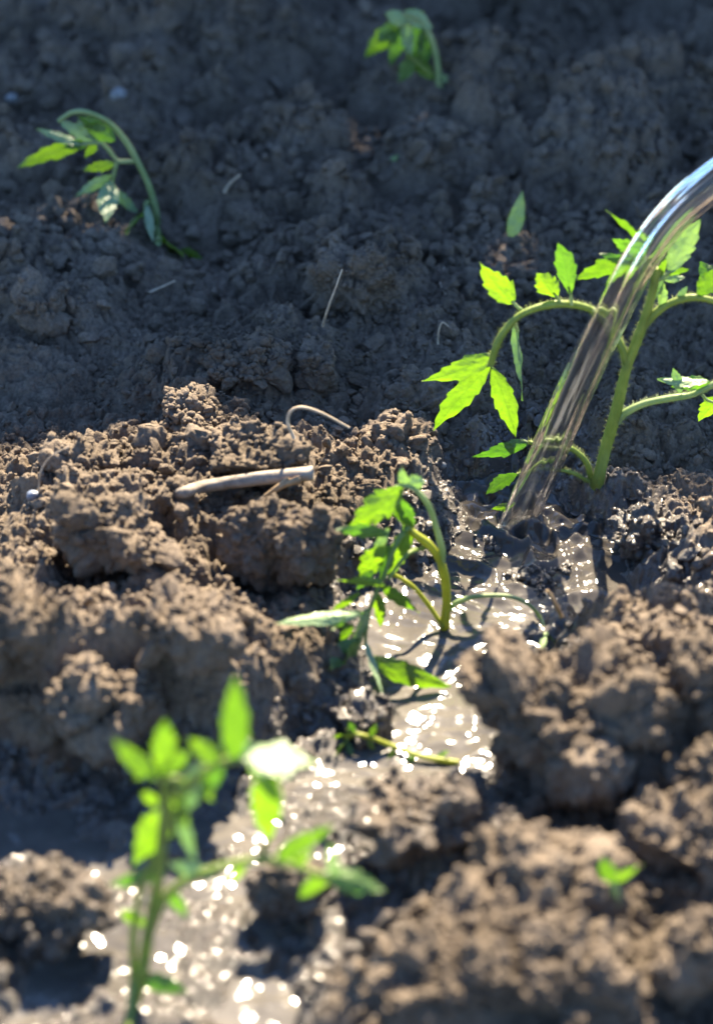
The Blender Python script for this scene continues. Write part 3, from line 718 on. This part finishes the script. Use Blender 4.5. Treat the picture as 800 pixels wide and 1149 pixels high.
st = strand('stick', 'pale dry broken stick lying across sunlit clods', 'stick', wood_m, [(176, 566, .035, 1), (192, 559, .02, 1), (206, 553, .008), (232, 545, .004), (290, 537), (340, 532, -.004), (352, 531, -.004)], 6.2, 8.6, 20, .16, B=sb)
strand('bark_strip', None, None, twig_m, [(325, 537, -.012), (312, 546, -.014), (298, 556, -.014), (288, 562, -.014)], 3.4, 1.4, 8, B=sb, parent=st)
strand('bark_strip', None, None, twig_m, [(338, 538, -.013), (322, 543, -.015), (308, 552, -.015)], 5, 1.6, 8, B=sb, parent=st)
RT = 'thin dry roots sticking out of the soil'
for lab, m_, pts, r in [('curved pale root arching over the clod behind the stick', root_m, [(330, 492), (323, 474), (327, 461), (340, 457), (362, 464), (392, 480)], 2.2),
    ('thin root hanging down the face of the tall dark clod', root_m, [(362, 366, -.02), (368, 346, -.035), (377, 322, -.035), (384, 302, -.03)], 1.6),
    ('short straw lying on shaded soil left of the tall dark clod', root_m, [(168, 328), (182, 322), (197, 315)], 1.7),
    ('short pale root standing behind the domed clod right of the bent seedling', root_m, [(252, 216), (258, 206), (270, 196)], 2.0),
    ('tiny bent root left of the tall seedling', root_m, [(491, 386), (492, 372), (496, 362), (503, 366)], 1.4),
    ('brown twig leaning on the black wet clod in the puddle', twig_m, [(630, 692, -.03), (622, 676, -.035), (614, 662, -.035)], 2.6),
    ('fine root lying on the sunlit left bank', root_m, [(44, 552), (46, 530), (58, 512), (80, 500)], 1.2),
    ('thin root under the tall seedling beside the water jet', root_m, [(498, 300), (494, 318), (500, 330)], 1.2)]:
    o = strand('root' if m_ is root_m else 'twig', lab, 'root' if m_ is root_m else 'twig', m_, pts, r, r * .6, 8, seed=len(lab))
    if m_ is root_m: o['group'] = RT
def pebble(label, px, py, r, mt, seed):
    B = surf(px, py + 2); v, f = ico(4); m = pxm(B)
    q = v * (1 + .2 * fbm3(v * 1.2 + seed * 7, 2, 9))[:, None] * np.array((1, .9, .75)) * r * m
    o = new_mesh('pebble', q, f, mt); o.location = tuple(map(float, B)); tag(o, label, 'pebble', 'pebbles in the soil')
pebble('round white pebble on shaded soil above the bent seedling', 133, 104, 10, stone_m, 1)
pebble('small white pebble left of the foot of the water jet', 496, 520, 5, stone_m, 2)
pebble('blue grey pebble on the sunlit bank at left', 38, 554, 8, stone_d, 3)
pebble('tiny white pebble near the upper left corner', 14, 108, 7, stone_m, 4)

# ------------------------------------------------------------------ unseen board fence, added to throw the shade on the far half
A = onz(-30, 444, .05); Bq = onz(600, 552, .0)
ed = (Bq - A); ed[2] = 0; ed /= np.linalg.norm(ed)
HF = 3.0
off = np.array((SUNV.x, SUNV.y)) / math.tan(R(SUN_EL)) / math.hypot(SUNV.x, SUNV.y) * (HF - .04)
F0 = np.array((A[0] + off[0], A[1] + off[1])); ang = math.atan2(ed[1], ed[0])
fr = empty('shade_fence', (F0[0], F0[1], 0)); fr.rotation_euler = (0, 0, ang); tag(fr, 'board fence added out of view to cast the far shade', 'fence')
def boxes(lst):
    V, F, o = [], [], 0
    for x0, y0, z0, x1, y1, z1 in lst:
        V += [(x, y, z) for x in (x0, x1) for y in (y0, y1) for z in (z0, z1)]
        F += [tuple(i + o for i in q) for q in ((0, 1, 3, 2), (4, 6, 7, 5), (0, 4, 5, 1), (2, 3, 7, 6), (0, 2, 6, 4), (1, 5, 7, 3))]; o += 8
    return V, F
# gaps cut in the added fence to aim sun at the far plants
SUN_GAPS = []
fdir = np.array((math.cos(ang), math.sin(ang))); fnor = np.array((-math.sin(ang), math.cos(ang)))
for (bx, by), (px, py), hw, hh in (((177, 262), (74, 150), .060, .026), ((177, 262), (116, 200), .022, .018), ((491, 96), (446, 38), .032, .020), ((573, 268), (578, 243), .011, .024)):
    q = ony(px, py, surf(bx, by)[1]); k = -((q[:2] - F0) @ fnor) / (np.array((SUNV.x, SUNV.y)) @ fnor)
    q = q + np.array(SUNV) * k; SUN_GAPS.append(((q[:2] - F0) @ fdir, q[2], hw, hh))
xs = sorted({-.8, 2.2} | {a + s_ * hw for a, z, hw, hh in SUN_GAPS for s_ in (-1, 1)} | {-.8 + .125 * k for k in range(1, 24)})
bl = []; tops = {}
for x0, x1 in zip(xs[:-1], xs[1:]):
    kb = int((x0 + x1 + 1.6) / 2 / .125); tops.setdefault(kb, HF + random.uniform(-.05, .03))
    zs = sorted([(z - hh, z + hh) for a, z, hw, hh in SUN_GAPS if a - hw - 1e-6 <= x0 and x1 <= a + hw + 1e-6])
    lo = -.05
    for a, b_ in zs:
        if a > lo: bl.append((x0, 0, lo, x1, .022, a))
        lo = max(lo, b_)
    bl.append((x0, 0, lo, x1, .022, tops[kb]))
v, f = boxes(bl); new_mesh('shade_panel', v, f, shade_fence_m, fr, smooth=False)
v, f = boxes([(-.8, .0225, .3, 2.25, .06, .4), (-.8, .0225, 2.7, 2.25, .06, 2.8)]); new_mesh('shade_rail', v, f, shade_fence_m, fr, smooth=False)
for k in range(3):
    v, f = boxes([(-.75 + 1.4 * k, .0605, -.1, -.65 + 1.4 * k, .16, 1.7)]); new_mesh('shade_post', v, f, shade_fence_m, fr, smooth=False)
